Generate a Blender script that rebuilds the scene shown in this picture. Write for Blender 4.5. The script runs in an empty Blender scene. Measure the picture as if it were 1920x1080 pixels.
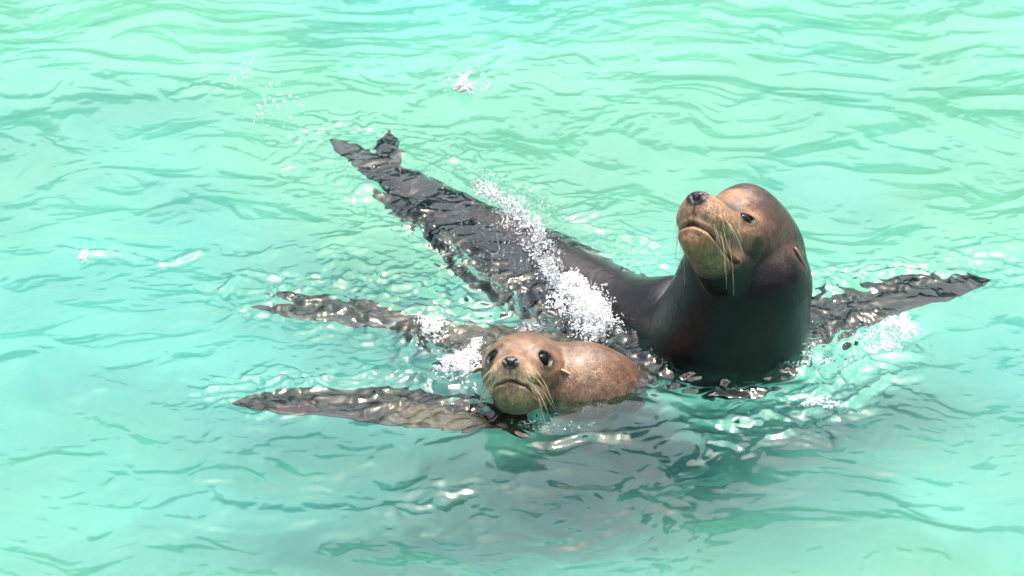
import bpy, bmesh, math, random
import numpy as np
from mathutils import Vector, Matrix

random.seed(7); rng = np.random.default_rng(11)
scene = bpy.context.scene
COL = scene.collection
R = math.radians

# ------------------------------------------------------------------ camera
PITCH = R(26); DIST = 14.0
cam_data = bpy.data.cameras.new('camera'); cam = bpy.data.objects.new('camera', cam_data)
COL.objects.link(cam); scene.camera = cam
cam.location = (0, -DIST*math.cos(PITCH), DIST*math.sin(PITCH))
cam.rotation_euler = (math.pi/2-PITCH, 0, 0)
cam_data.sensor_width = 36; cam_data.lens = 36*DIST/3.2
cam_data.clip_start = 0.5; cam_data.clip_end = 400
cam_data.dof.use_dof = True; cam_data.dof.focus_distance = 13.8; cam_data.dof.aperture_fstop = 4.0

# ------------------------------------------------------------------ sky and sun
SUN_EL, SUN_AZ = R(72), R(25)            # azimuth clockwise from +Y (away from the camera)
world = bpy.data.worlds.new('World'); scene.world = world; world.use_nodes = True
wn = world.node_tree.nodes; wl = world.node_tree.links
bg = wn['Background']; sky = wn.new('ShaderNodeTexSky'); sky.sky_type = 'NISHITA'
sky.sun_disc = False; sky.sun_elevation = SUN_EL; sky.sun_rotation = SUN_AZ
sky.air_density = 1.0; sky.dust_density = 9.0; sky.ozone_density = 1.0
wl.new(sky.outputs[0], bg.inputs[0]); bg.inputs[1].default_value = 0.15
sun_d = bpy.data.lights.new('sun', 'SUN'); sun = bpy.data.objects.new('sun', sun_d); COL.objects.link(sun)
sun_d.energy = 1.5; sun_d.angle = R(12); sun_d.color = (1.0, 0.96, 0.9)
sdir = Vector((math.sin(SUN_AZ)*math.cos(SUN_EL), math.cos(SUN_AZ)*math.cos(SUN_EL), math.sin(SUN_EL)))
sun.rotation_euler = sdir.to_track_quat('Z', 'Y').to_euler(); sun.location = sdir*30
sun_d.cycles.is_caustics_light = True     # sunlight is refracted through the water on to what lies below

vs = scene.view_settings
vs.view_transform = 'Standard'; vs.look = 'None'; vs.gamma = 1.0; vs.use_curve_mapping = False
vs.exposure = 1.84
cy = scene.cycles
cy.max_bounces = 14; cy.transmission_bounces = 10; cy.glossy_bounces = 5; cy.diffuse_bounces = 4
cy.transparent_max_bounces = 12; cy.caustics_reflective = False; cy.caustics_refractive = True
cy.sample_clamp_indirect = 6.0; cy.blur_glossy = 0.3

# ------------------------------------------------------------------ helpers
def tag(o, label=None, cat=None, group=None, kind=None):
    if label: o['label'] = label
    if cat: o['category'] = cat
    if group: o['group'] = group
    if kind: o['kind'] = kind
    return o

def mesh_obj(name, verts, faces, mat, parent=None, smooth=True, colors=None):
    me = bpy.data.meshes.new(name)
    verts = np.asarray(verts, np.float32); 
    if isinstance(faces, np.ndarray):
        nf, k = faces.shape
        me.vertices.add(len(verts)); me.vertices.foreach_set('co', verts.ravel())
        me.loops.add(nf*k); me.loops.foreach_set('vertex_index', faces.astype(np.int32).ravel())
        me.polygons.add(nf); me.polygons.foreach_set('loop_start', np.arange(0, nf*k, k, dtype=np.int32))
        me.update(calc_edges=True)
    else:
        me.from_pydata(verts.tolist(), [], faces); me.update()
    if smooth: me.polygons.foreach_set('use_smooth', np.ones(len(me.polygons), bool))
    if colors is not None:
        at = me.color_attributes.new('Col', 'FLOAT_COLOR', 'POINT')
        at.data.foreach_set('color', np.concatenate([colors, np.ones((len(colors), 1))], 1).astype(np.float32).ravel())
    me.materials.append(mat)
    o = bpy.data.objects.new(name, me); COL.objects.link(o)
    if parent: o.parent = parent
    return o

_perm = rng.permutation(512).astype(np.int64); _ang = rng.random(512)*2*np.pi
_gx, _gy = np.cos(_ang), np.sin(_ang)
def noise2(x, y):
    """2-D gradient noise, about -1..1"""
    xi = np.floor(x).astype(np.int64); yi = np.floor(y).astype(np.int64)
    fx = x-xi; fy = y-yi
    u = fx*fx*fx*(fx*(fx*6-15)+10); v = fy*fy*fy*(fy*(fy*6-15)+10)
    def g(i, j, dx, dy):
        h = _perm[(_perm[i & 511]+j) & 511]
        return _gx[h]*dx+_gy[h]*dy
    a = g(xi, yi, fx, fy); b = g(xi+1, yi, fx-1, fy)
    c = g(xi, yi+1, fx, fy-1); d = g(xi+1, yi+1, fx-1, fy-1)
    return 1.5*((a+(b-a)*u)*(1-v)+(c+(d-c)*u)*v)

def fbm2(x, y, n=4, gain=.5, lac=2.03):
    s = 0; a = 1
    for k in range(n):
        s = s+a*noise2(x+17.3*k, y-9.1*k); x = x*lac; y = y*lac; a *= gain
    return s

def sstep(a, b, x):
    t = np.clip((x-a)/(b-a), 0, 1); return t*t*(3-2*t)

def new_mat(name):
    m = bpy.data.materials.new(name); m.use_nodes = True
    nt = m.node_tree; nt.nodes.clear()
    out = nt.nodes.new('ShaderNodeOutputMaterial')
    return m, nt.nodes, nt.links, out

def poly_dist(x, y, pts):
    """distance to a polyline and the parameter 0..1 along it"""
    best = np.full(x.shape, 1e9); par = np.zeros(x.shape); n = len(pts)-1
    for i in range(n):
        ax, ay = pts[i]; bx, by = pts[i+1]
        dx, dy = bx-ax, by-ay
        t = np.clip(((x-ax)*dx+(y-ay)*dy)/(dx*dx+dy*dy), 0, 1)
        d = np.hypot(x-ax-t*dx, y-ay-t*dy)
        m = d < best; best = np.where(m, d, best); par = np.where(m, (i+t)/n, par)
    return best, par

# ------------------------------------------------------------------ pool floor, wall and water
DEPTH = 0.85
def floor_material():
    m, n, l, out = new_mat('pool_floor_paint')
    p = n.new('ShaderNodeBsdfPrincipled'); p.inputs['Roughness'].default_value = .8
    tc = n.new('ShaderNodeTexCoord')
    n1 = n.new('ShaderNodeTexNoise'); n1.inputs['Scale'].default_value = .55; n1.inputs['Detail'].default_value = 5
    n2 = n.new('ShaderNodeTexNoise'); n2.inputs['Scale'].default_value = 5; n2.inputs['Detail'].default_value = 6
    l.new(tc.outputs['Object'], n1.inputs['Vector']); l.new(tc.outputs['Object'], n2.inputs['Vector'])
    r1 = n.new('ShaderNodeValToRGB')
    r1.color_ramp.elements[0].position = .40; r1.color_ramp.elements[0].color = (.150, .325, .245, 1)
    r1.color_ramp.elements[1].position = .60; r1.color_ramp.elements[1].color = (.098, .305, .28, 1)
    l.new(n1.outputs['Fac'], r1.inputs['Fac'])
    mx = n.new('ShaderNodeMix'); mx.data_type = 'RGBA'; mx.blend_type = 'MULTIPLY'; mx.inputs['Factor'].default_value = .6
    r2 = n.new('ShaderNodeValToRGB')
    r2.color_ramp.elements[0].position = .35; r2.color_ramp.elements[0].color = (.74, .92, .84, 1)
    r2.color_ramp.elements[1].position = .6; r2.color_ramp.elements[1].color = (1, 1, 1, 1)
    l.new(n2.outputs['Fac'], r2.inputs['Fac'])
    l.new(r1.outputs['Color'], mx.inputs[6]); l.new(r2.outputs['Color'], mx.inputs[7])
    l.new(mx.outputs[2], p.inputs['Base Color']); l.new(p.outputs[0], out.inputs['Surface'])
    return m

def water_material():
    m, n, l, out = new_mat('pool_water')
    fr = n.new("ShaderNodeFresnel"); fr.inputs["IOR"].default_value = 1.333
    g = n.new("ShaderNodeBsdfRefraction"); g.inputs["IOR"].default_value = 1.333; g.inputs["Roughness"].default_value = 0.0
    gl = n.new("ShaderNodeBsdfGlossy"); gl.inputs["Roughness"].default_value = 0.0; mixs = n.new("ShaderNodeMixShader")
    g.inputs["Color"].default_value = WATER_TINT
    tc = n.new('ShaderNodeTexCoord'); nz = n.new('ShaderNodeTexNoise')
    nz.inputs['Scale'].default_value = 1; nz.inputs['Detail'].default_value = 3; nz.inputs['Distortion'].default_value = .8
    mp = n.new('ShaderNodeMapping'); mp.inputs['Scale'].default_value = (26, 48, 26)
    l.new(tc.outputs['Object'], mp.inputs['Vector']); l.new(mp.outputs[0], nz.inputs['Vector'])
    b = n.new('ShaderNodeBump'); b.inputs['Strength'].default_value = .05; b.inputs['Distance'].default_value = .01
    l.new(nz.outputs['Fac'], b.inputs['Height']); [l.new(b.outputs[0], q.inputs["Normal"]) for q in (g, gl, fr)]
    l.new(fr.outputs[0], mixs.inputs[0]); l.new(g.outputs[0], mixs.inputs[1]); l.new(gl.outputs[0], mixs.inputs[2]); l.new(mixs.outputs[0], out.inputs["Surface"])
    return m
WATER_TINT = (.80, .99, .95, 1)

# graded axis: fine inside the frame, coarse towards the pool's edges
def graded(lo, hi, step, far_lo, far_hi):
    core = np.arange(lo, hi+step/2, step)
    def ext(start, end, sgn):
        v = []; s = step; x = start
        while (end-x)*sgn > 0:
            s *= 1.12; x += sgn*s; v.append(x)
        return v
    a = ext(lo, far_lo, -1)[::-1]; b = ext(hi, far_hi, 1)
    return np.concatenate([a, core, b])

def wave_height(x, y):
    """ambient chop of the pool"""
    wx = x+.18*fbm2(x*1.1+3, y*.9-5, 3); wy = y+.18*fbm2(x*1.2-7, y*1.0+2, 3)
    h = .010*noise2(wx*.9, wy*1.25)+.009*noise2(wx*2.1+5, wy*2.9)
    rid = 1-np.abs(noise2(wx*2.4-4, wy*3.6+8)); h += .0048*(rid**3-.3)
    h += .0042*noise2(wx*5.5, wy*7.5+1)
    rid = 1-np.abs(noise2(wx*7-2, wy*10+3)); h += .0016*(rid**3-.3)
    patch = sstep(-.25, .6, noise2(x*1.3+40, y*1.6))
    rid = 1-np.abs(noise2(wx*12+7, wy*15-2))
    h += (.30+.85*patch)*(.0016*(rid**2-.4)+.0013*noise2(wx*17, wy*22)+.0006*noise2(wx*31+4, wy*40)+.0002*noise2(wx*60, wy*75))
    return h

# ------------------------------------------------------------------ sea lions
def cat_spline(P, n):
    """Catmull-Rom through rows of P (any width), n samples per span"""
    P = np.asarray(P, float); Q = np.vstack([2*P[0]-P[1], P, 2*P[-1]-P[-2]]); out = []
    for i in range(1, len(Q)-2):
        t = np.linspace(0, 1, n, endpoint=False)[:, None]
        a, b, c, d = Q[i-1], Q[i], Q[i+1], Q[i+2]
        out.append(.5*(2*b+(c-a)*t+(2*a-5*b+4*c-d)*t*t+(3*b-a-3*c+d)*t**3))
    out.append(P[-1:]); return np.vstack(out)

def tube_rings(C, rad, up=(0, 0, 1), squash=None, seg=28):
    """rings round a spine C; rad = half width, squash = half height / half width"""
    C = np.asarray(C); n = len(C); T = np.gradient(C, axis=0); T /= np.linalg.norm(T, axis=1)[:, None]
    th = np.linspace(0, 2*np.pi, seg, endpoint=False); rings = []
    sq = np.ones(n) if squash is None else squash
    up = np.asarray(up, float); S0 = np.cross(T[0], up); S0 /= np.linalg.norm(S0)
    for i in range(n):
        S = S0-T[i]*(S0@T[i]); S /= np.linalg.norm(S); S0 = S; U = np.cross(S, T[i])
        rings.append(C[i]+rad[i]*(np.cos(th)[:, None]*S+sq[i]*np.sin(th)[:, None]*U))
    return np.array(rings)

def skin_rings(rings):
    """closed shell through rings; returns verts, faces"""
    n, s, _ = rings.shape; V = rings.reshape(-1, 3)
    V = np.vstack([V, rings[0].mean(0), rings[-1].mean(0)]); F = []
    for i in range(n-1):
        for j in range(s):
            k = (j+1) % s; F.append((i*s+j, i*s+k, (i+1)*s+k, (i+1)*s+j))
    for j in range(s):
        k = (j+1) % s; F.append((n*s, k, j)); F.append((n*s+1, (n-1)*s+j, (n-1)*s+k))
    return V, F

def section_loft(st, seg=40, n=6, power=2.0):
    """head-space loft; rows (F, half width, top, bottom, level of greatest width)"""
    S = cat_spline(st, n); th = np.linspace(0, 2*np.pi, seg, endpoint=False); c, s = np.cos(th), np.sin(th)
    e = 2/power; cx = np.sign(c)*np.abs(c)**e; sx = np.sign(s)*np.abs(s)**e; rings = []
    for F, w, zt, zb, zc in S:
        rings.append(np.stack([np.full(seg, F), w*cx, zc+np.where(sx > 0, (zt-zc)*sx, (zc-zb)*sx)], 1))
    return skin_rings(np.array(rings))

def fin_rings(root, tip, wide, w0, w1, th0, bend=(0, 0, 0), n=16, seg=20):
    """flat paddle: root, tip, direction of its breadth, breadth at root / widest, thickness"""
    root, tip, wide, bend = map(lambda v: np.asarray(v, float), (root, tip, wide, bend)); t = np.linspace(0, 1, n)
    C = root+(tip-root)*t[:, None]+bend*(4*t*(1-t))[:, None]
    ax = (tip-root)/np.linalg.norm(tip-root); wide = wide-ax*(wide@ax); wide /= np.linalg.norm(wide); nor = np.cross(ax, wide)
    br = np.interp(t, [0, .2, .5, .8, .95, 1], [w0, w1, w1*.92, w1*.66, w1*.34, w1*.06]); tk = th0*np.interp(t, [0, .3, 1], [1.6, 1, .25])
    a = np.linspace(0, 2*np.pi, seg, endpoint=False)
    sweep = -wide*w1*.35; br = br*(1+.10*np.sin(t*17+w1*40)*(t > .2))
    return np.array([C[i]+sweep*t[i]**2+br[i]*np.cos(a)[:, None]*wide+tk[i]*np.sin(a)[:, None]*nor for i in range(n)])

def join_shells(shells):
    V, F, o = [], [], 0
    for v, f in shells:
        V.append(np.asarray(v)); F += [tuple(i+o for i in q) for q in f]; o += len(v)
    return np.vstack(V), F

def voxel_union(shells, size):
    V, F = join_shells(shells)
    me = bpy.data.meshes.new('tmp'); me.from_pydata(V.tolist(), [], F); me.update()
    bm = bmesh.new(); bm.from_mesh(me); bmesh.ops.recalc_face_normals(bm, faces=bm.faces); bm.to_mesh(me); bm.free()
    o = bpy.data.objects.new('tmp', me); COL.objects.link(o)
    md = o.modifiers.new('r', 'REMESH'); md.mode = 'VOXEL'; md.voxel_size = size
    ev = o.evaluated_get(bpy.context.evaluated_depsgraph_get()); m2 = ev.to_mesh()
    nv = len(m2.vertices); co = np.empty(nv*3, np.float32); m2.vertices.foreach_get('co', co)
    ls = np.empty(len(m2.loops), np.int32); m2.loops.foreach_get('vertex_index', ls)
    lt = np.empty(len(m2.polygons), np.int32); m2.polygons.foreach_get('loop_total', lt)
    ev.to_mesh_clear(); bpy.data.objects.remove(o); bpy.data.meshes.remove(me)
    assert (lt == 4).all()
    return co.reshape(-1, 3).astype(float), ls.reshape(-1, 4)

def quad_edges(Fq):
    E = np.concatenate([Fq[:, [0, 1]], Fq[:, [1, 2]], Fq[:, [2, 3]], Fq[:, [3, 0]]]); E.sort(axis=1)
    return np.unique(E, axis=0)

def relax(V, E, it, w=None, lam=.5):
    n = len(V); deg = np.bincount(E.ravel(), minlength=n).astype(float)
    for _ in range(it):
        S = np.stack([np.bincount(E[:, 0], V[E[:, 1], k], n)+np.bincount(E[:, 1], V[E[:, 0], k], n) for k in range(3)], 1)/deg[:, None]
        V = V+(S-V)*(lam if w is None else lam*w[:, None])
    return V

def vert_normals(V, Fq):
    a = V[Fq[:, 2]]-V[Fq[:, 0]]; b = V[Fq[:, 3]]-V[Fq[:, 1]]; N = np.cross(a, b); n = len(V)
    M = np.stack([sum(np.bincount(Fq[:, j], N[:, k], n) for j in range(4)) for k in range(3)], 1)
    return M/np.maximum(np.linalg.norm(M, axis=1)[:, None], 1e-12)

def line_dist3(P, pts):
    best = np.full(len(P), 1e9)
    for a, b in zip(pts[:-1], pts[1:]):
        a, b = np.array(a), np.array(b); d = b-a
        t = np.clip((P-a)@d/(d@d), 0, 1); best = np.minimum(best, np.linalg.norm(P-a-t[:, None]*d, axis=1))
    return best

def frame(yaw, pitch, roll):
    """head axes F (forward), L (its left), U (up) in the world; yaw 0 looks along -Y, positive turns to -X"""
    y, p, r = R(yaw), R(pitch), R(roll)
    F = np.array([-math.sin(y)*math.cos(p), -math.cos(y)*math.cos(p), math.sin(p)])
    L0 = np.array([math.cos(y), -math.sin(y), 0]); U0 = np.cross(F, L0)
    L = math.cos(r)*L0+math.sin(r)*U0
    return np.stack([F, L, np.cross(F, L)])

def fur_material(name, rough=.36, coat=.5, ior=1.38):
    m, n, l, out = new_mat(name)
    p = n.new('ShaderNodeBsdfPrincipled'); p.inputs['Roughness'].default_value = rough
    p.inputs['Coat Weight'].default_value = coat; p.inputs['Coat Roughness'].default_value = .18; p.inputs['Coat IOR'].default_value = 1.33
    at = n.new('ShaderNodeAttribute'); at.attribute_name = 'Col'
    tc = n.new('ShaderNodeTexCoord')
    mp = n.new('ShaderNodeMapping'); mp.inputs['Scale'].default_value = (190, 190, 26)
    l.new(tc.outputs['Object'], mp.inputs['Vector'])
    n1 = n.new('ShaderNodeTexNoise'); n1.inputs['Scale'].default_value = 1; n1.inputs['Detail'].default_value = 4; n1.inputs['Distortion'].default_value = .6
    l.new(mp.outputs[0], n1.inputs['Vector'])
    n2 = n.new('ShaderNodeTexNoise'); n2.inputs['Scale'].default_value = 34; n2.inputs['Detail'].default_value = 7
    l.new(tc.outputs['Object'], n2.inputs['Vector'])
    ad = n.new('ShaderNodeMath'); ad.operation = 'ADD'; l.new(n1.outputs['Fac'], ad.inputs[0]); l.new(n2.outputs['Fac'], ad.inputs[1])
    mr = n.new('ShaderNodeMapRange'); mr.inputs['From Min'].default_value = .65; mr.inputs['From Max'].default_value = 1.35
    mr.inputs['To Min'].default_value = .18; mr.inputs['To Max'].default_value = 1.15; l.new(ad.outputs[0], mr.inputs['Value'])
    vm = n.new('ShaderNodeVectorMath'); vm.operation = 'SCALE'; l.new(at.outputs['Color'], vm.inputs[0]); l.new(mr.outputs[0], vm.inputs['Scale'])
    l.new(vm.outputs[0], p.inputs['Base Color'])
    sp = n.new('ShaderNodeSeparateColor'); l.new(at.outputs['Color'], sp.inputs[0])      # bare dark flipper skin shines less broadly than the coat
    rg = n.new('ShaderNodeMapRange'); rg.inputs['From Min'].default_value = .008; rg.inputs['From Max'].default_value = .05
    rg.inputs['To Min'].default_value = min(rough, .24); rg.inputs['To Max'].default_value = rough; l.new(sp.outputs[0], rg.inputs['Value']); l.new(rg.outputs[0], p.inputs['Roughness'])
    b = n.new('ShaderNodeBump'); b.inputs['Strength'].default_value = .8; b.inputs['Distance'].default_value = .003; p.inputs['IOR'].default_value = ior
    b2 = n.new('ShaderNodeBump'); b2.inputs['Strength'].default_value = .6; b2.inputs['Distance'].default_value = .006
    l.new(n2.outputs['Fac'], b2.inputs['Height']); l.new(b2.outputs[0], b.inputs['Normal'])
    l.new(n1.outputs['Fac'], b.inputs['Height']); l.new(b.outputs[0], p.inputs['Normal'])
    l.new(p.outputs[0], out.inputs['Surface']); return m

def plain_material(name, col, rough, coat=0, ior=1.45, spec=.5):
    m, n, l, out = new_mat(name)
    p = n.new('ShaderNodeBsdfPrincipled'); p.inputs['Roughness'].default_value = rough; p.inputs['Coat Weight'].default_value = coat
    p.inputs['IOR'].default_value = ior; p.inputs['Specular IOR Level'].default_value = spec
    nz = n.new('ShaderNodeTexNoise'); nz.inputs['Scale'].default_value = 60
    mx = n.new('ShaderNodeMix'); mx.data_type = 'RGBA'; mx.inputs[6].default_value = (*[c*.75 for c in col], 1); mx.inputs[7].default_value = (*[min(1, c*1.2) for c in col], 1)
    l.new(nz.outputs['Fac'], mx.inputs['Factor']); l.new(mx.outputs[2], p.inputs['Base Color'])
    l.new(p.outputs[0], out.inputs['Surface']); return m

HEAD_TOP = [(1.045, .02, .07, .02, .045), (1.035, .07, .105, -.03, .04), (1.01, .118, .13, -.10, .02), (.96, .160, .145, -.150, -.01),
            (.89, .202, .155, -.190, -.04), (.80, .222, .165, -.225, -.05), (.69, .228, .185, -.25, -.06), (.58, .232, .235, -.265, -.05),
            (.48, .245, .32, -.24, .0), (.38, .285, .44, -.27, .02), (.25, .325, .525, -.30, .03), (.08, .36, .56, -.33, .02), (-.15, .385, .55, -.36, .0), (-.40, .38, .5, -.38, .0)]
HEAD_JAW = [(.985, .02, -.17, -.21, -.19), (.975, .08, -.13, -.26, -.19), (.94, .125, -.11, -.32, -.2), (.85, .155, -.1, -.37, -.2), (.70, .175, -.1, -.40, -.2),
            (.55, .20, -.1, -.42, -.2), (.4, .24, -.08, -.45, -.2), (.2, .25, -.02, -.47, -.15), (.0, .2, .0, -.44, -.1)]
MOUTH = [(1.0, 0, -.150), (.965, .07, -.168), (.90, .145, -.195), (.80, .190, -.225), (.68, .205, -.255), (.57, .215, -.285), (.50, .225, -.28)]
YOUNG_TOP = [(1.045, 0.02, 0.07, 0.02, 0.045), (1.035, 0.07, 0.105, -0.03, 0.04), (1.01, 0.118, 0.13, -0.09, 0.02), (0.96, 0.165, 0.145, -0.14, -0.02), (0.89, 0.209, 0.155, -0.175, -0.04), (0.8, 0.236, 0.17, -0.2, -0.05), (0.69, 0.255, 0.2, -0.22, -0.04), (0.58, 0.288, 0.245, -0.23, -0.02), (0.48, 0.336, 0.305, -0.25, 0.0), (0.36, 0.391, 0.365, -0.28, 0.02), (0.22, 0.435, 0.405, -0.31, 0.02), (0.05, 0.457, 0.43, -0.34, 0.0), (-0.15, 0.462, 0.43, -0.36, -0.02), (-0.4, 0.44, 0.41, -0.38, -0.02)]
YOUNG_JAW = [(.985, .02, -.17, -.21, -.19), (.975, .09, -.13, -.26, -.19), (.94, .145, -.11, -.33, -.2), (.85, .19, -.1, -.40, -.2), (.70, .22, -.1, -.44, -.2),
            (.55, .25, -.1, -.46, -.2), (.4, .29, -.08, -.48, -.2), (.2, .33, -.02, -.50, -.15), (.0, .35, .0, -.50, -.1)]
YOUNG_MOUTH = [(1.0, 0, -.115), (.97, .07, -.130), (.90, .15, -.175), (.80, .205, -.225), (.68, .235, -.255), (.60, .25, -.27)]

def make_sea_lion(name, h, origin, axes, spine, fins, pal, voxel, eye, top=HEAD_TOP, jaw=HEAD_JAW, mouth=MOUTH, squint=.6):
    origin = np.asarray(origin, float)
    to_world = lambda P: origin+h*(np.asarray(P, float)@axes)
    to_head = lambda P: ((P-origin)@axes.T)/h
    shells = []
    for st in (top, jaw):
        v, f = section_loft(st); shells.append((to_world(v), f))
    S = cat_spline(spine, 8)
    shells.append(skin_rings(tube_rings(S[:, :3], S[:, 3], squash=S[:, 4] if S.shape[1] > 4 else None, seg=36)))
    for fin in fins: shells.append(skin_rings(fin))
    V, Fq = voxel_union(shells, voxel)
    E = quad_edges(Fq)
    P = to_head(V)
    away = sstep(.45, -.1, P[:, 0])          # 0 on the face, 1 on neck and body
    V = relax(V, E, 5); V = relax(V, E, 70, w=.15+.85*away)
    # ---- sculpt
    P = to_head(V); N = vert_normals(V, Fq)@axes.T; D = np.zeros(len(V))
    Q = P.copy(); Q[:, 1] = np.abs(Q[:, 1])
    def g(c, r):
        return np.exp(-.5*(((Q-np.array(c))/np.array(r))**2).sum(1))
    D += pal.get('pad', .026)*g((.87, .13, -.07), (.09, .07, .07))           # whisker pads
    D += .014*g((1.0, .045, .06), (.035, .028, .035))        # wings of the nose
    D -= .030*g((.66, .12, .18), (.09, .05, .05))            # hollow in front of the eye
    D += .022*g((.50, .17, .275), (.07, .06, .04))           # brow
    D += .018*g((.42, .26, .02), (.10, .05, .08))            # cheek
    D += .012*g((.90, 0, -.30), (.06, .07, .05))             # chin
    D -= .016*g((.62, .2, -.15), (.05, .05, .04))
    mp = cat_spline(np.array(mouth), 4); mp = np.array([Q[np.argmin(((Q-m)**2).sum(1))] for m in mp]); mp[0, 1] = 0
    dm = line_dist3(Q, mp.tolist()); D -= .028*np.exp(-(dm/.013)**2); D += .012*np.exp(-((dm-.035)/.02)**2)*(Q[:, 2] > -.30)
    dp = line_dist3(Q, [(1.05, 0, .03), (1.03, 0, -.06), (1.0, 0, -.16)]); D -= .012*np.exp(-(dp/.010)**2)
    nost = [(1.045, .018, .035), (1.035, .030, .065), (1.02, .060, .095)]
    dn = line_dist3(Q, nost); D -= .022*np.exp(-(dn/.012)**2)
    # eyes: almond opening between two lids
    ec = np.array(eye['pos']); en = np.array(eye['nor'], float); en /= np.linalg.norm(en)
    def onto(c, nrm):                                        # the point of the skin met by the line c + t nrm
        dq = Q-c; t = dq@nrm; off = np.linalg.norm(dq-t[:, None]*nrm, axis=1)+(np.abs(t) > .14)*9
        return Q[np.argmin(off-.02*t)]
    ec = onto(ec, en)
    ea = np.array(eye.get('axis', (.85, -.45, -.18)), float); ea -= en*(ea@en); ea /= np.linalg.norm(ea); eb = np.cross(en, ea)
    if eb[2] < 0: eb = -eb
    d = Q-ec; a = d@ea; b = d@eb; c = d@en; er = eye['r']
    mm = np.sqrt((a/er)**2+(b/(er*squint))**2)
    near = (np.abs(c) < er*2.2)
    D += np.where(near, -.055*np.clip(1-mm, 0, 1)**.5*(mm < 1)+.014*np.exp(-((mm-1.25)/.28)**2), 0)
    V = V+h*(D[:, None]*N)@axes
    fl = np.where(near & (mm < 1.9), 1., 0.)+np.exp(-(dm/.03)**2); V = relax(V, E, 1, w=np.clip(fl, 0, 1))
    # ---- colours of the coat
    C = np.tile(np.array(pal['body'], float), (len(V), 1))
    def blend(m, col):
        nonlocal C
        m = np.clip(m, 0, 1)[:, None]; C = C*(1-m)+np.array(col, float)*m
    pal['paint'](P, Q, g, blend, V)
    blend(.9*np.exp(-(dm/.012)**2), pal['dark'])
    blend(.85*np.exp(-(dp/.012)**2), pal['dark'])
    blend(np.where(near, 1.2*np.exp(-np.clip(mm-1.0, 0, 9)**2/(2*.20**2)), 0)*(np.abs(c) < er*1.8), pal['lid'])
    blend(1.25*sstep(pal.get('nose_r', .115), pal.get('nose_r', .115)-.03, np.sqrt(((Q[:, 0]-1.03)/1.0)**2+(Q[:, 1]/.95)**2+((Q[:, 2]-.075)/.85)**2)), pal['nose'])
    blend(np.exp(-(dn/.012)**2), (.003, .003, .003))
    dots = np.zeros(len(V))
    for k in range(5):
        for j in range(7):
            s = np.array([.95-.038*j-.008*k, .115+.010*j+.006*k, .005-.034*k-.006*j])
            dd = (Q-s); dots = np.maximum(dots, np.exp(-(dd[:, 0]**2+dd[:, 2]**2)/(2*.0065**2))*(np.abs(dd[:, 1]) < .12))
    blend(.55*dots, pal['dark'])
    root = bpy.data.objects.new(name, None); COL.objects.link(root)
    base = np.array([spine[len(spine)//2][0], spine[len(spine)//2][1], spine[len(spine)//2][2]]); root.location = base
    body = mesh_obj('body', V-base, Fq, pal['mat'], root, colors=C)
    body.cycles.is_caustics_receiver = True
    # ---- eyeballs, ears, whiskers
    for sgn in (1, -1):
        m = np.array([1, sgn, 1.])
        ctr = (ec-en*er*eye.get('sink', .80))*m
        bm = bmesh.new(); bmesh.ops.create_uvsphere(bm, u_segments=28, v_segments=18, radius=er*.98*h)
        v = np.array([q.co[:] for q in bm.verts]); f = [[q.index for q in p.verts] for p in bm.faces]; bm.free()
        mesh_obj('eye', v+to_world(ctr)-base, f, EYE_MAT, root)
        # ear: a small rolled cone lying back along the head
        e0 = onto(np.array(pal['ear']), np.array([-.1, .98, .1])); ed = np.array(pal['ear_dir']); ed /= np.linalg.norm(ed); t = np.linspace(0, 1, 12)
        cc = e0+ed*(t*pal.get('ear_len', .165))[:, None]+np.array([0, .02, -.02])*(t**2)[:, None]
        rr = .034*np.interp(t, [0, .15, .45, .8, 1], [.55, .95, 1, .55, .08])
        ring = tube_rings(cc*m, rr, up=(0, .3, 1), squash=np.full(12, .55), seg=14)
        v, f = skin_rings(ring); v = to_world(v)-base
        mesh_obj('ear', v, f, pal['ear_mat'], root)
        for k in range(5):
            for j in range(6):
                if (k, j) in ((0, 0), (0, 1), (4, 5), (0, 5)): continue
                s = np.array([.945-.042*j-.008*k, .135+.008*j, .0-.036*k-.006*j])
                q = np.argmin(((Q-s)**2).sum(1)+(P[:, 1]*sgn < 0)*9); p0 = ((V[q]-origin)@axes.T)/h
                if random.random() < .35: continue
                L = (.14+.055*j+.02*k)*random.uniform(.7, 1.15)*pal.get('whisk', 1)
                dv = pal['whisker_dir']; dr = np.array([dv[0]-.10*j+random.gauss(0, .14), (dv[1]+random.gauss(0, .08))*sgn, dv[2]-.10*k+random.gauss(0, .14)]); dr /= np.linalg.norm(dr)
                t = np.linspace(0, 1, 8)[:, None]
                cc = p0-dr*.01+dr*L*t+np.array([-.16, -.10*sgn, -.42])*L*t**2*.8
                w = to_world(cc)-base
                rg = tube_rings(w, h*np.linspace(.0020, .0008, 8), up=(.3, .2, .9), seg=4)
                v, f = skin_rings(rg); mesh_obj('whisker', v, f, WHISKER_MAT, root)
    return root

EYE_MAT = plain_material('wet_dark_eye', (.006, .005, .005), .06, 0, 1.30, .2)
WHISKER_MAT = plain_material('pale_whisker', (.62, .48, .28), .4)

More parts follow.
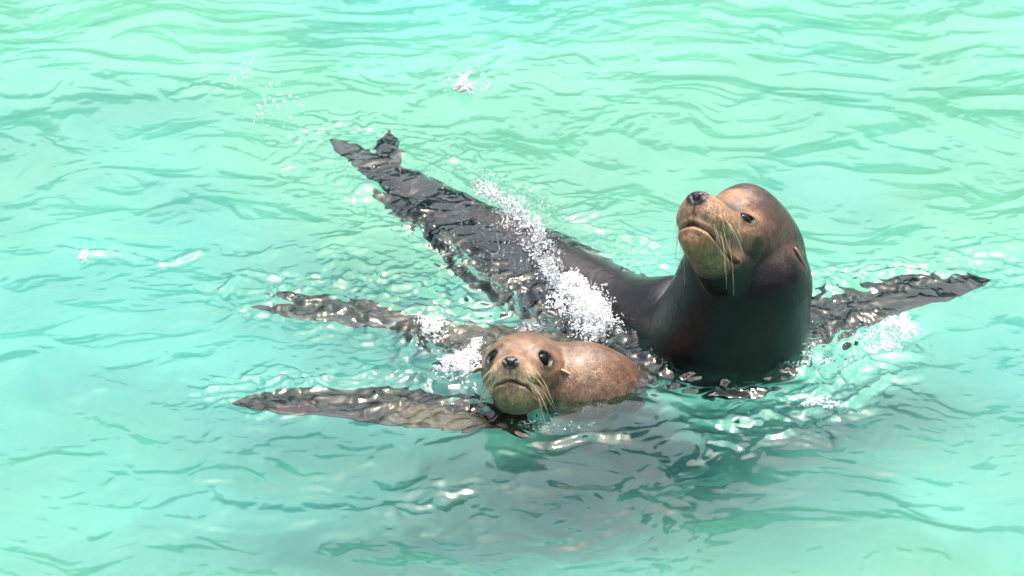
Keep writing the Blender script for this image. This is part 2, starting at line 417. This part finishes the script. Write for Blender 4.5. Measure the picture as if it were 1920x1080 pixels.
# palettes -----------------------------------------------------------------
def paint_adult(P, Q, g, blend, V):
    F, L, U = P[:, 0], np.abs(P[:, 1]), P[:, 2]
    n = fbm2(P[:, 0]*6+P[:, 1]*3, P[:, 2]*6+4, 3)*.05
    q = F+.5*np.minimum(U+.1, 0)+n
    blend(sstep(-.35, .0, F+n)*sstep(-.16, .02, U+n), (.056, .036, .028))       # head brown
    blend(sstep(.36, .50, q), (.27, .155, .09))                                # muzzle and jaw
    blend(.9*g((.88, .13, -.07), (.13, .10, .09)), (.42, .27, .155))           # whisker pads
    blend(.8*g((.88, 0, -.30), (.16, .2, .09)), (.30, .175, .075))             # chin
    blend(1.1*g((.60, .13, .19), (.09, .07, .09)), (.045, .030, .025))         # dark patch ahead of the eye
    blend(.75*g((.42, .24, .12), (.09, .09, .07)), (.30, .165, .085))          # paler ring behind the eye
    blend(.8*g((.30, .30, -.05), (.14, .12, .13)), (.050, .033, .026))         # dark cheek
    blend(.8*g((.60, .19, -.20), (.10, .07, .05)), (.22, .125, .065))
def paint_young(P, Q, g, blend, V):
    F, L, U = P[:, 0], np.abs(P[:, 1]), P[:, 2]
    n = fbm2(P[:, 0]*6+P[:, 1]*3, P[:, 2]*6+4, 3)*.05
    blend(sstep(-.1, .35, F+n), (.185, .108, .063))
    blend(.8*g((.15, 0, .42), (.27, .27, .10)), (.085, .050, .035))            # darker crown
    blend(.9*g((.90, .12, -.06), (.13, .11, .10)), (.60, .44, .26))
    blend(.9*g((.86, 0, -.30), (.2, .25, .10)), (.36, .24, .11))
    blend(1.1*g((.53, .29, .14), (.11, .10, .095)), (.050, .034, .028))        # dark mask round the eye
    blend(.5*g((.40, .30, -.02), (.12, .1, .1)), (.33, .20, .12))
    blend(sstep(-.24, -.42, V[:, 0])*.95, (.012, .010, .009)); blend(sstep(.03, -.10, V[:, 0])*sstep(-.52, -.56, V[:, 1])*(P[:, 0] < .2), (.008, .0072, .007))
PAL_A = dict(body=(.0065, .0056, .0054), dark=(.02, .013, .011), lid=(.014, .011, .010), nose=(.022, .019, .019), ear=(.08, .345, .05), ear_dir=(-.60, .42, -.65), whisker_dir=(-.45, .28, -.45), whisk=.72,
             mat=fur_material('adult_wet_fur', .32, .10, 1.32), ear_mat=plain_material('adult_ear_skin', (.12, .07, .045), .45), paint=paint_adult)
PAL_Y = dict(body=(.118, .067, .041), dark=(.03, .02, .015), lid=(.012, .010, .009), nose=(.014, .013, .013), nose_r=.104, pad=.042, ear=(.30, .42, .04), ear_dir=(-.50, .72, -.30), ear_len=.125, whisker_dir=(.0, .60, -.5), whisk=.75,
             mat=fur_material('young_wet_fur', .42, .12, 1.38), ear_mat=plain_material('young_ear_skin', (.34, .24, .13), .5), paint=paint_young)

# adult: neck reared out of the water, long dark body lying just under the surface behind it
ADULT_SPINE = [(.73, -.395, .365, .14, 1), (.715, -.41, .28, .195, 1), (.695, -.405, .17, .215, 1), (.675, -.385, .07, .234, 1), (.65, -.35, -.03, .257, .92), (.575, -.25, -.13, .28, .80),
               (.38, -.03, -.236, .282, .72), (.15, .24, -.230, .265, .74), (-.05, .48, -.185, .212, .76), (-.25, .72, -.142, .146, .86), (-.38, .87, -.095, .092, .95), (-.47, .98, -.065, .05, 1)]
adult_fins = [fin_rings((-.43, .93, -.065), (-.60, 1.17, -.022), (.8, .55, .1), .05, .065, .012, n=12),
              fin_rings((-.42, .95, -.065), (-.40, 1.25, -.018), (.9, -.1, .3), .05, .06, .012, n=12),
              fin_rings((.76, -.12, -.27), (1.50, .19, -.075), (-.25, .95, -.2), .12, .19, .022, bend=(0, .03, .03)),
              fin_rings((.44, -.30, -.24), (.10, .10, -.44), (-.6, -.5, .2), .09, .11, .020)]
make_adult = lambda: tag(make_sea_lion('sea_lion', .37, (.702, -.43, .323), frame(37, 44, 13), ADULT_SPINE, adult_fins, PAL_A, .0042,
        dict(pos=(.52, .20, .10), nor=(.40, .85, .25), r=.072, sink=.72), squint=.5),
        'large dark sea lion rearing its thick wet neck and raised snout out of the water', 'sea lion')
YOUNG_SPINE = [(.04, -.62, .02, .11, 1), (.11, -.625, -.015, .135, 1), (.195, -.63, -.045, .163, 1), (.265, -.575, -.10, .158, 1), (.235, -.47, -.135, .145, 1), (.12, -.38, -.14, .14, 1),
               (-.02, -.305, -.128, .118, 1), (-.17, -.235, -.115, .082, 1), (-.30, -.18, -.075, .05, 1), (-.37, -.15, -.06, .03, 1)]
young_fins = [fin_rings((-.32, -.17, -.06), (-.82, -.085, -.020), (.1, 1, -.10), .04, .085, .012),
              fin_rings((-.31, -.16, -.06), (-.78, .04, -.045), (.1, 1, -.1), .04, .065, .012),
              fin_rings((.05, -.70, -.23), (-.84, -.70, -.030), (-.05, 1, -.14), .07, .155, .020, bend=(0, -.03, .080))]
make_young = lambda: tag(make_sea_lion('sea_lion', .29, (.0405, -.65, .032), frame(10, 29, 3), YOUNG_SPINE, young_fins, PAL_Y, .0036,
        dict(pos=(.53, .29, .135), nor=(.60, .76, .22), r=.088, sink=.82), YOUNG_TOP, YOUNG_JAW, YOUNG_MOUTH, squint=.85),
        'small brown sea lion swimming low with its pale whiskered face towards the viewer', 'sea lion')

# ------------------------------------------------------------------ water stirred up by the animals
ADULT_AXIS = [(.66, -.34), (.38, -.03), (.15, .24), (-.05, .48), (-.25, .72), (-.45, .97)]
YOUNG_AXIS = [(.03, -.66), (.20, -.62), (.26, -.56), (.12, -.38), (-.17, -.235), (-.45, -.13)]
# crest lines on the surface: (points, height, half breadth)
CRESTS = [
    ([(0.594, -0.568), (0.788, -0.550), (0.970, -0.461), (1.143, -0.317), (1.265, -0.225)], .022, .030),
    ([(0.477, -0.732), (0.699, -0.725), (0.926, -0.649), (1.095, -0.529), (1.219, -0.389)], .016, .028),
    ([(0.534, -0.903), (0.723, -0.879), (0.933, -0.794), (1.102, -0.656), (1.225, -0.515)], .012, .030),
    ([(0.435, -1.046), (0.685, -1.030), (0.940, -0.930), (1.140, -0.777)], .008, .035),
    ([(0.912, -0.076), (1.036, 0.038), (1.206, 0.076), (1.409, 0.096)], .010, .025),
    ([(0.915, -0.298), (1.051, -0.225), (1.188, -0.151)], .014, .022),
    ([(-0.120, -0.656), (-0.095, -0.845), (0.000, -0.940), (0.140, -0.990), (0.296, -1.003), (0.454, -0.930)], .012, .022),
    ([(-0.429, -0.169), (-0.277, -0.371), (-0.177, -0.550), (-0.120, -0.673)], .018, .030),
    ([(-0.331, -0.132), (-0.165, -0.151), (0.000, -0.188)], .010, .025),
    ([(-0.583, 0.926), (-0.382, 0.633), (-0.222, 0.350), (-0.100, 0.038), (0.066, -0.188)], .012, .025),
    ([(-0.464, 1.099), (-0.193, 0.799), (0.000, 0.584), (0.205, 0.422), (0.477, 0.330)], .012, .022),
    ([(-0.598, 0.390), (-0.452, 0.076), (-0.266, -0.038), (-0.017, -0.151)], .007, .022),
    ([(-0.799, -0.019), (-0.603, 0.076), (-0.400, -0.019)], .010, .02),
    ([(-0.512, -0.621), (-0.353, -0.585), (-0.159, -0.708)], .010, .03),
    ([(-0.779, -0.725), (-0.639, -0.656), (-0.481, -0.585)], .008, .02),
    ([(-1.475, 0.271), (-1.286, 0.239), (-1.115, 0.216), (-0.917, 0.287)], .009, .018),
    ([(-1.155, 1.556), (-0.954, 1.569)], .006, .02), ([(0.031, -1.274), (-0.152, -1.338), (-0.364, -1.417)], .006, .025),
]
def local_water(X, Y, H):
    core = (np.abs(X) < 2.1) & (Y > -2.1) & (Y < 2.7)
    x, y = X[core], Y[core]; h = H[core]
    wx = x+.05*fbm2(x*5+1, y*5-3, 2); wy = y+.05*fbm2(x*5-6, y*5+9, 2)
    da, _ = poly_dist(wx, wy, ADULT_AXIS); dy, _ = poly_dist(wx, wy, YOUNG_AXIS)
    stir = np.exp(-(np.clip(da-.20, 0, 9)/.16)**2)+np.exp(-(np.clip(dy-.12, 0, 9)/.20)**2)
    for ax in ([(-.86, -.70), (-.4, -.74), (.05, -.74)], [(-.84, -.06), (-.32, -.17)], [(-.62, 1.18), (-.35, .85)], [(.8, -.05), (1.5, .17)]):
        df, _ = poly_dist(wx, wy, ax); fm = np.exp(-(np.clip(df-.07, 0, 9)/.09)**2); stir = stir+.9*fm
        h = h+fm*(.0038*noise2(wx*11, wy*24)+.0022*noise2(wx*24, wy*52))
    film = sstep(.24, .12, da)*sstep(-.35, .0, -x+.15)           # smooth film of water over the long back
    for pts, amp, wid in CRESTS:
        d, t = poly_dist(wx, wy, pts)
        fade = np.clip(np.minimum(t, 1-t)*6, 0, 1)
        mod = .65+.5*noise2(wx*7+amp*900, wy*7)
        h = h+amp*mod*fade*(np.exp(-(d/wid)**2)-.35*np.exp(-((d-wid*2.0)/wid)**2))
        stir = stir+.8*np.exp(-(d/(wid*3))**2)*fade
    calm = sstep(-.66, -.80, y)*sstep(-.15, 0, x)*sstep(.62, .45, x)
    stir = np.clip(stir, 0, 1.5)*(1-.75*film)*(1-.75*calm)
    r1 = 1-np.abs(noise2(wx*9, wy*12+5)); r2 = 1-np.abs(noise2(wx*19+3, wy*26))
    h = h+1.25*stir*(.0075*(r1**3-.35)+.0036*(r2**3-.35)+.0024*noise2(wx*36, wy*50)+.0009*noise2(wx*75, wy*100))
    pm = np.exp(-((x-.15)/.95)**2-((y+1.25)/.55)**2)+.7*np.exp(-((x+1.0)/.5)**2-((y+1.3)/.45)**2)
    h = h+1.7*pm*(.0055*noise2(wx*4.5+9, wy*6)+.0030*((1-np.abs(noise2(wx*8+4, wy*9)))**2-.4)+.0010*noise2(wx*20, wy*24))
    # rings leaving the neck
    dn = np.hypot(x-.66, (y+.36)); h = h+.004*np.sin((dn-.26)*2*np.pi/.075)*np.exp(-((dn-.34)/.12)**2)*(dn > .2)
    h = h+.010*film+.0012*film*noise2(x*14, y*18)
    edge = np.clip(np.minimum.reduce([2.1-np.abs(x), y+2.1, 2.7-y])/.15, 0, 1)
    H = H.copy(); H[core] = H[core]+(h-H[core])*edge
    return H

# ------------------------------------------------------------------ rock wall that closes the pool behind the picture
def build_wall():
    m, n, l, out = new_mat('pool_rock')
    p = n.new('ShaderNodeBsdfPrincipled'); p.inputs['Roughness'].default_value = .85
    nz = n.new('ShaderNodeTexNoise'); nz.inputs['Scale'].default_value = .8; nz.inputs['Detail'].default_value = 8
    r = n.new('ShaderNodeValToRGB'); r.color_ramp.elements[0].color = (.014, .020, .012, 1); r.color_ramp.elements[1].color = (.045, .050, .035, 1)
    l.new(nz.outputs['Fac'], r.inputs['Fac']); l.new(r.outputs['Color'], p.inputs['Base Color']); l.new(p.outputs[0], out.inputs['Surface'])
    u = np.linspace(-38, 38, 320); v = np.linspace(0, 1, 40); U, T = np.meshgrid(u, v)
    top = WALL_H+1.3*fbm2(u*.35, u*0+3, 4)
    Z = -1.2+T*(top+1.2)[None, :]; Yw = WALL_Y+.03*(U**2)*0-.6*fbm2(U*.4, Z*.5, 4)+.35*Z*.3
    V = np.stack([U, Yw, Z], -1).reshape(-1, 3); i = np.arange(U.size).reshape(U.shape)
    F = np.stack([i[:-1, :-1], i[:-1, 1:], i[1:, 1:], i[1:, :-1]], -1).reshape(-1, 4)
    nb = len(V); B = V.copy(); B[:, 1] += 1.5      # back face, so the wall has thickness
    cap = np.stack([i[-1, :-1], i[-1, 1:], i[-1, 1:]+nb, i[-1, :-1]+nb], -1)
    o = mesh_obj('pool_wall', np.vstack([V, B]), np.vstack([F, F[:, ::-1]+nb, cap]), m); tag(o, kind='structure')
WALL_Y, WALL_H = 30.0, 11.6

# ------------------------------------------------------------------ splashes
def drop_material():
    m, n, l, out = new_mat('splash_water')
    g = n.new('ShaderNodeBsdfGlass'); g.inputs['IOR'].default_value = 1.333; g.inputs['Roughness'].default_value = 0
    l.new(g.outputs[0], out.inputs['Surface']); return m
def foam_material():
    m, n, l, out = new_mat('splash_foam')
    p = n.new('ShaderNodeBsdfPrincipled'); p.inputs['Base Color'].default_value = (.88, .90, .91, 1); p.inputs['Roughness'].default_value = .15
    p.inputs['IOR'].default_value = 1.333; p.inputs['Transmission Weight'].default_value = .45
    nz = n.new('ShaderNodeTexNoise'); nz.inputs['Scale'].default_value = 90
    r = n.new('ShaderNodeMapRange'); r.inputs['To Min'].default_value = .15; r.inputs['To Max'].default_value = .85; l.new(nz.outputs['Fac'], r.inputs['Value'])
    l.new(r.outputs[0], p.inputs['Transmission Weight']); l.new(p.outputs[0], out.inputs['Surface']); return m
DROP_MAT, FOAM_MAT = drop_material(), foam_material()
_bm = bmesh.new(); bmesh.ops.create_icosphere(_bm, subdivisions=2, radius=1); _bm.verts.index_update()
ICO2 = (np.array([v.co[:] for v in _bm.verts]), np.array([[v.index for v in f.verts] for f in _bm.faces])); _bm.free()
_bm = bmesh.new(); bmesh.ops.create_icosphere(_bm, subdivisions=1, radius=1); _bm.verts.index_update()
ICO1 = (np.array([v.co[:] for v in _bm.verts]), np.array([[v.index for v in f.verts] for f in _bm.faces])); _bm.free()

def drops_mesh(P, rad, ico=ICO1):
    n = len(P); v, f = ico
    A = rng.normal(size=(n, 3)); A /= np.linalg.norm(A, axis=1)[:, None]
    st = 1+rng.random(n)*.7                                       # stretched drops
    B = v[None]*rad[:, None, None]; B = B+A[:, None]*((B*A[:, None]).sum(-1, keepdims=True)*(st-1)[:, None, None])
    return (P[:, None]+B).reshape(-1, 3), (f[None]+(np.arange(n)*len(v))[:, None, None]).reshape(-1, 3)

def surf(x, y):
    """height of the water at scattered points"""
    x = np.atleast_1d(x).astype(float); y = np.atleast_1d(y).astype(float)
    return local_water(x, y, wave_height(x, y))

def blob_patch(c, rx, ry, n, up, thr=-.1, sc=22, rot=0):
    """points over an elliptical patch, thinned to a web by noise, heaped up by `up`"""
    r = np.sqrt(rng.random(n*4)); a = rng.random(n*4)*2*np.pi
    px, py = r*np.cos(a)*rx, r*np.sin(a)*ry; cr, sr = math.cos(rot), math.sin(rot)
    x = c[0]+px*cr-py*sr; y = c[1]+px*sr+py*cr
    ro = r/(.72+.55*noise2(x*9+c[0]*7, y*6)); k = (1-np.abs(noise2(x*sc, y*sc*.8))*1.5-.9*ro**1.3+.30*rng.normal(size=len(x))) > .18+thr
    x, y, r = x[k][:n], y[k][:n], r[k][:n]
    z = surf(x, y)+up*(1-r**2)*rng.random(len(x))**1.5*(1+.6*noise2(x*30, y*30))
    return np.stack([x, y, z], 1)

def filaments(c, rx, ry, n, size, height):
    """thin arcs of water flung out of a splash: beads along short ballistic curves"""
    out, rad = [], []
    for _ in range(n):
        a = rng.random()*2*np.pi; q = math.sqrt(rng.random())
        p = np.array([c[0]+q*rx*math.cos(a), c[1]+q*ry*math.sin(a), 0.]); p[2] = surf(p[0], p[1])[0]+.3*height*rng.random()
        v = np.array([math.cos(a)*rng.random(), math.sin(a)*rng.random()*.8, .6+rng.random()])*size*rng.uniform(.4, 1.2)
        t = np.linspace(0, 1, 14)[:, None]; s = rng.normal(size=3)*size*.25
        P = p+v*t+s*t*t-np.array([0, 0, 1.])*size*.7*t*t
        out.append(P); rad.append(rng.uniform(.0016, .0032)*np.interp(t[:, 0], [0, .6, .85, 1], [1.2, .7, .55, 1.3]))
    return np.vstack(out), np.concatenate(rad)

def line_patch(pts, w, n, up, jag=1.0):
    """points along a torn sheet of water that stands up over a line"""
    Q = cat_spline(np.array(pts), 12); t = rng.random(n)*(len(Q)-1.001); i = t.astype(int); f = (t-i)[:, None]
    b = Q[i]*(1-f)+Q[i+1]*f
    lift = np.clip(.5+.9*noise2(t*.9+3, t*0+up*100)+.5*noise2(t*2.3, t*0+7), .05, 1.6)
    s = rng.random(n)
    x = b[:, 0]+rng.normal(size=n)*w*(.4+.6*s); y = b[:, 1]+rng.normal(size=n)*w*.8
    k = noise2(x*40+5, y*40+s*6) > -.25
    z = surf(x, y)+up*lift*s*jag
    return np.stack([x, y, z], 1)[k]

def liquid(P, rad, size):
    """particles fused to ropes and sheets of water"""
    v, f = drops_mesh(P, rad, ICO1)
    V, Fq = voxel_union([(v, [tuple(q) for q in f.tolist()])], size)
    V = relax(V, quad_edges(Fq), 3); return V, Fq

def splash(label, parts, mat_sheet=None):
    root = bpy.data.objects.new('splash', None); COL.objects.link(root); root['kind'] = 'stuff'; root['label'] = label; root['category'] = 'splash'
    c = np.mean(np.vstack([p[1] for p in parts]), 0); root.location = c
    for nm, P, rad, fused, mat in parts:
        if fused: v, f = liquid(P, rad, fused)
        else: v, f = drops_mesh(P, rad, ICO1)
        o = mesh_obj(nm, v-c, f, mat, root); o['kind'] = 'stuff'
def rr(n, lo, hi): return lo+(hi-lo)*rng.random(n)**2.2

def build_splashes():
    # sheet thrown up across the adult's back
    A = line_patch([(-0.118, 0.666), (-0.052, 0.612), (0.009, 0.531), (0.068, 0.390), (0.088, 0.232), (0.117, 0.076), (0.141, -0.019)], .017, 2600, .085)
    A2 = line_patch([(-0.026, 0.510), (0.043, 0.350), (0.084, 0.192)], .024, 900, .055)
    B = np.vstack([blob_patch((0.243, -0.225), .10, .22, 7000, .065, thr=-.10, sc=26, rot=.25), blob_patch((0.192, 0.000), .07, .12, 2200, .04, sc=26), blob_patch((0.299, -0.076), .10, .2, 900, .03, thr=.05, sc=30)])
    B2 = blob_patch((0.216, -0.076), .14, .28, 900, .03, thr=-.1, sc=18, rot=.3)
    B3 = line_patch([(-0.096, 0.666), (-0.017, 0.572), (0.068, 0.390), (0.101, 0.154), (0.150, -0.038)], .02, 1500, .05); B = np.vstack([B, B3])
    S = np.vstack([blob_patch((0.085, 0.232), .20, .40, 450, .10, thr=-.5), blob_patch((0.318, 0.076), .20, .30, 420, .02, thr=-.6), blob_patch((-0.102, 0.271), .16, .3, 260, .015, thr=-.6)])
    A = np.vstack([A, A2]); FA = [filaments((0.009, 0.531), .10, .22, 60, .05, .05), filaments((0.101, 0.232), .05, .16, 45, .045, .05), filaments((0.238, -0.206), .11, .20, 90, .04, .05)]
    FP = np.vstack([q[0] for q in FA]); FR = np.concatenate([q[1] for q in FA])
    splash('white sheet of water thrown up across the back of the large dark sea lion',
           [('sheet', A, rr(len(A), .0025, .0075), .0026, DROP_MAT), ('foam', np.vstack([B, B2]), rr(len(B)+len(B2), .0009, .0040), None, FOAM_MAT),
            ('filaments', FP, FR, .0018, DROP_MAT), ('droplets', S, rr(len(S), .0012, .004), None, DROP_MAT)])
    # beside the young one's cheek
    C = np.vstack([blob_patch((-0.158, -0.515), .075, .15, 2800, .03, thr=-.02, sc=30, rot=-.5), blob_patch((-0.254, -0.269), .075, .10, 1700, .02, thr=.0, sc=30), blob_patch((-0.114, -0.407), .04, .08, 500, .02)])
    C2 = np.vstack([blob_patch((-0.178, -0.443), .16, .25, 260, .04, thr=-.4), blob_patch((0.065, -0.291), .07, .06, 260, .02)])
    splash('small white splash beside the cheek of the small brown sea lion',
           [('foam', C, rr(len(C), .0009, .0034), None, FOAM_MAT), ('droplets', C2, rr(len(C2), .0012, .0035), None, DROP_MAT)])
    # wake at the adult's right in the picture
    D = np.vstack([blob_patch((1.193, -0.306), .085, .11, 1500, .035, thr=-.08, sc=30), blob_patch((1.105, -0.389), .09, .10, 500, .02, sc=30)])
    D2 = np.vstack([line_patch([(0.796, -0.550), (0.792, -0.461), (0.835, -0.425), (0.888, -0.479), (0.900, -0.550)], .008, 420, .045), line_patch([(0.593, -0.585), (0.706, -0.585), (0.803, -0.564), (0.916, -0.550), (1.034, -0.472)], .007, 420, .014)])
    D3 = blob_patch((1.039, -0.407), .26, .28, 320, .03, thr=-.5)
    splash('foam breaking on the wake beside the thick neck of the large sea lion',
           [('foam', D, rr(len(D), .0009, .0034), None, FOAM_MAT), ('sheet', D2, rr(len(D2), .0025, .0065), .0026, DROP_MAT), ('droplets', D3, rr(len(D3), .0012, .0035), None, DROP_MAT)])
    E = blob_patch((0.911, -0.777), .07, .07, 260, .02, thr=-.2); E2 = blob_patch((0.822, -0.811), .18, .12, 120, .015, thr=-.5)
    splash('small broken ripple of foam out in front of the wake', [('foam', E, rr(len(E), .0012, .0038), None, FOAM_MAT), ('droplets', E2, rr(len(E2), .001, .003), None, DROP_MAT)])
    G = blob_patch((-0.168, 1.537), .035, .055, 160, .06, thr=-.3); G2 = np.vstack([blob_patch((-0.147, 1.569), .10, .15, 70, .06, thr=-.6), blob_patch((-0.800, 1.410), .12, .20, 60, .03, thr=-.6), blob_patch((-0.923, 1.685), .06, .12, 30, .04, thr=-.6)])
    splash('cluster of drops falling on open water beyond the sea lions', [('foam', G, rr(len(G), .003, .007), None, FOAM_MAT), ('droplets', G2, rr(len(G2), .002, .005), None, FOAM_MAT)])
    K = blob_patch((-1.352, 0.216), .025, .035, 70, .03, thr=-.4); K2 = line_patch([(-1.458, 0.271), (-1.286, 0.239), (-1.115, 0.216), (-0.917, 0.287)], .012, 70, .008)
    splash('tiny splash on a thin ripple far from the sea lions', [('foam', K, rr(len(K), .002, .005), None, FOAM_MAT), ('droplets', K2, rr(len(K2), .0012, .003), None, DROP_MAT)])
    T = np.vstack([blob_patch((-0.422, 0.842), .25, .30, 260, .015, thr=-.5), blob_patch((-0.225, 0.592), .2, .3, 160, .02, thr=-.5), blob_patch((0.125, -0.930), .14, .04, 110, .01, thr=-.5), blob_patch((0.549, -0.479), .2, .1, 50, .01, thr=-.5)])
    splash('loose drops scattered on the water round the tail and chest', [('droplets', T, rr(len(T), .0014, .0035), None, DROP_MAT)])

def build_water():
    xs = graded(-1.95, 1.95, .0065, -36, 36); ys = graded(-2.05, 2.6, .0085, -16, 33)
    X, Y = np.meshgrid(xs, ys)
    H = wave_height(X, Y)
    H = local_water(X, Y, H)
    nx, ny = len(xs), len(ys)
    V = np.stack([X, Y, H], -1).reshape(-1, 3)
    i = np.arange(nx*ny).reshape(ny, nx)
    F = np.stack([i[:-1, :-1], i[:-1, 1:], i[1:, 1:], i[1:, :-1]], -1).reshape(-1, 4)
    o = mesh_obj('pool_water', V, F, water_material()); tag(o, kind='structure')
    o.cycles.is_caustics_caster = True
    return o
def build_floor():
    xs = np.linspace(-38, 38, 220); ys = np.linspace(-18, 34, 160); X, Y = np.meshgrid(xs, ys)
    Z = -DEPTH+.03*fbm2(X*.6, Y*.6, 3)
    i = np.arange(X.size).reshape(X.shape)
    F = np.stack([i[:-1, :-1], i[:-1, 1:], i[1:, 1:], i[1:, :-1]], -1).reshape(-1, 4)
    o = mesh_obj('pool_floor', np.stack([X, Y, Z], -1).reshape(-1, 3), F, floor_material()); tag(o, kind='structure')
    o.cycles.is_caustics_receiver = True

build_floor(); build_wall(); build_water()
make_adult(); make_young()
build_splashes()
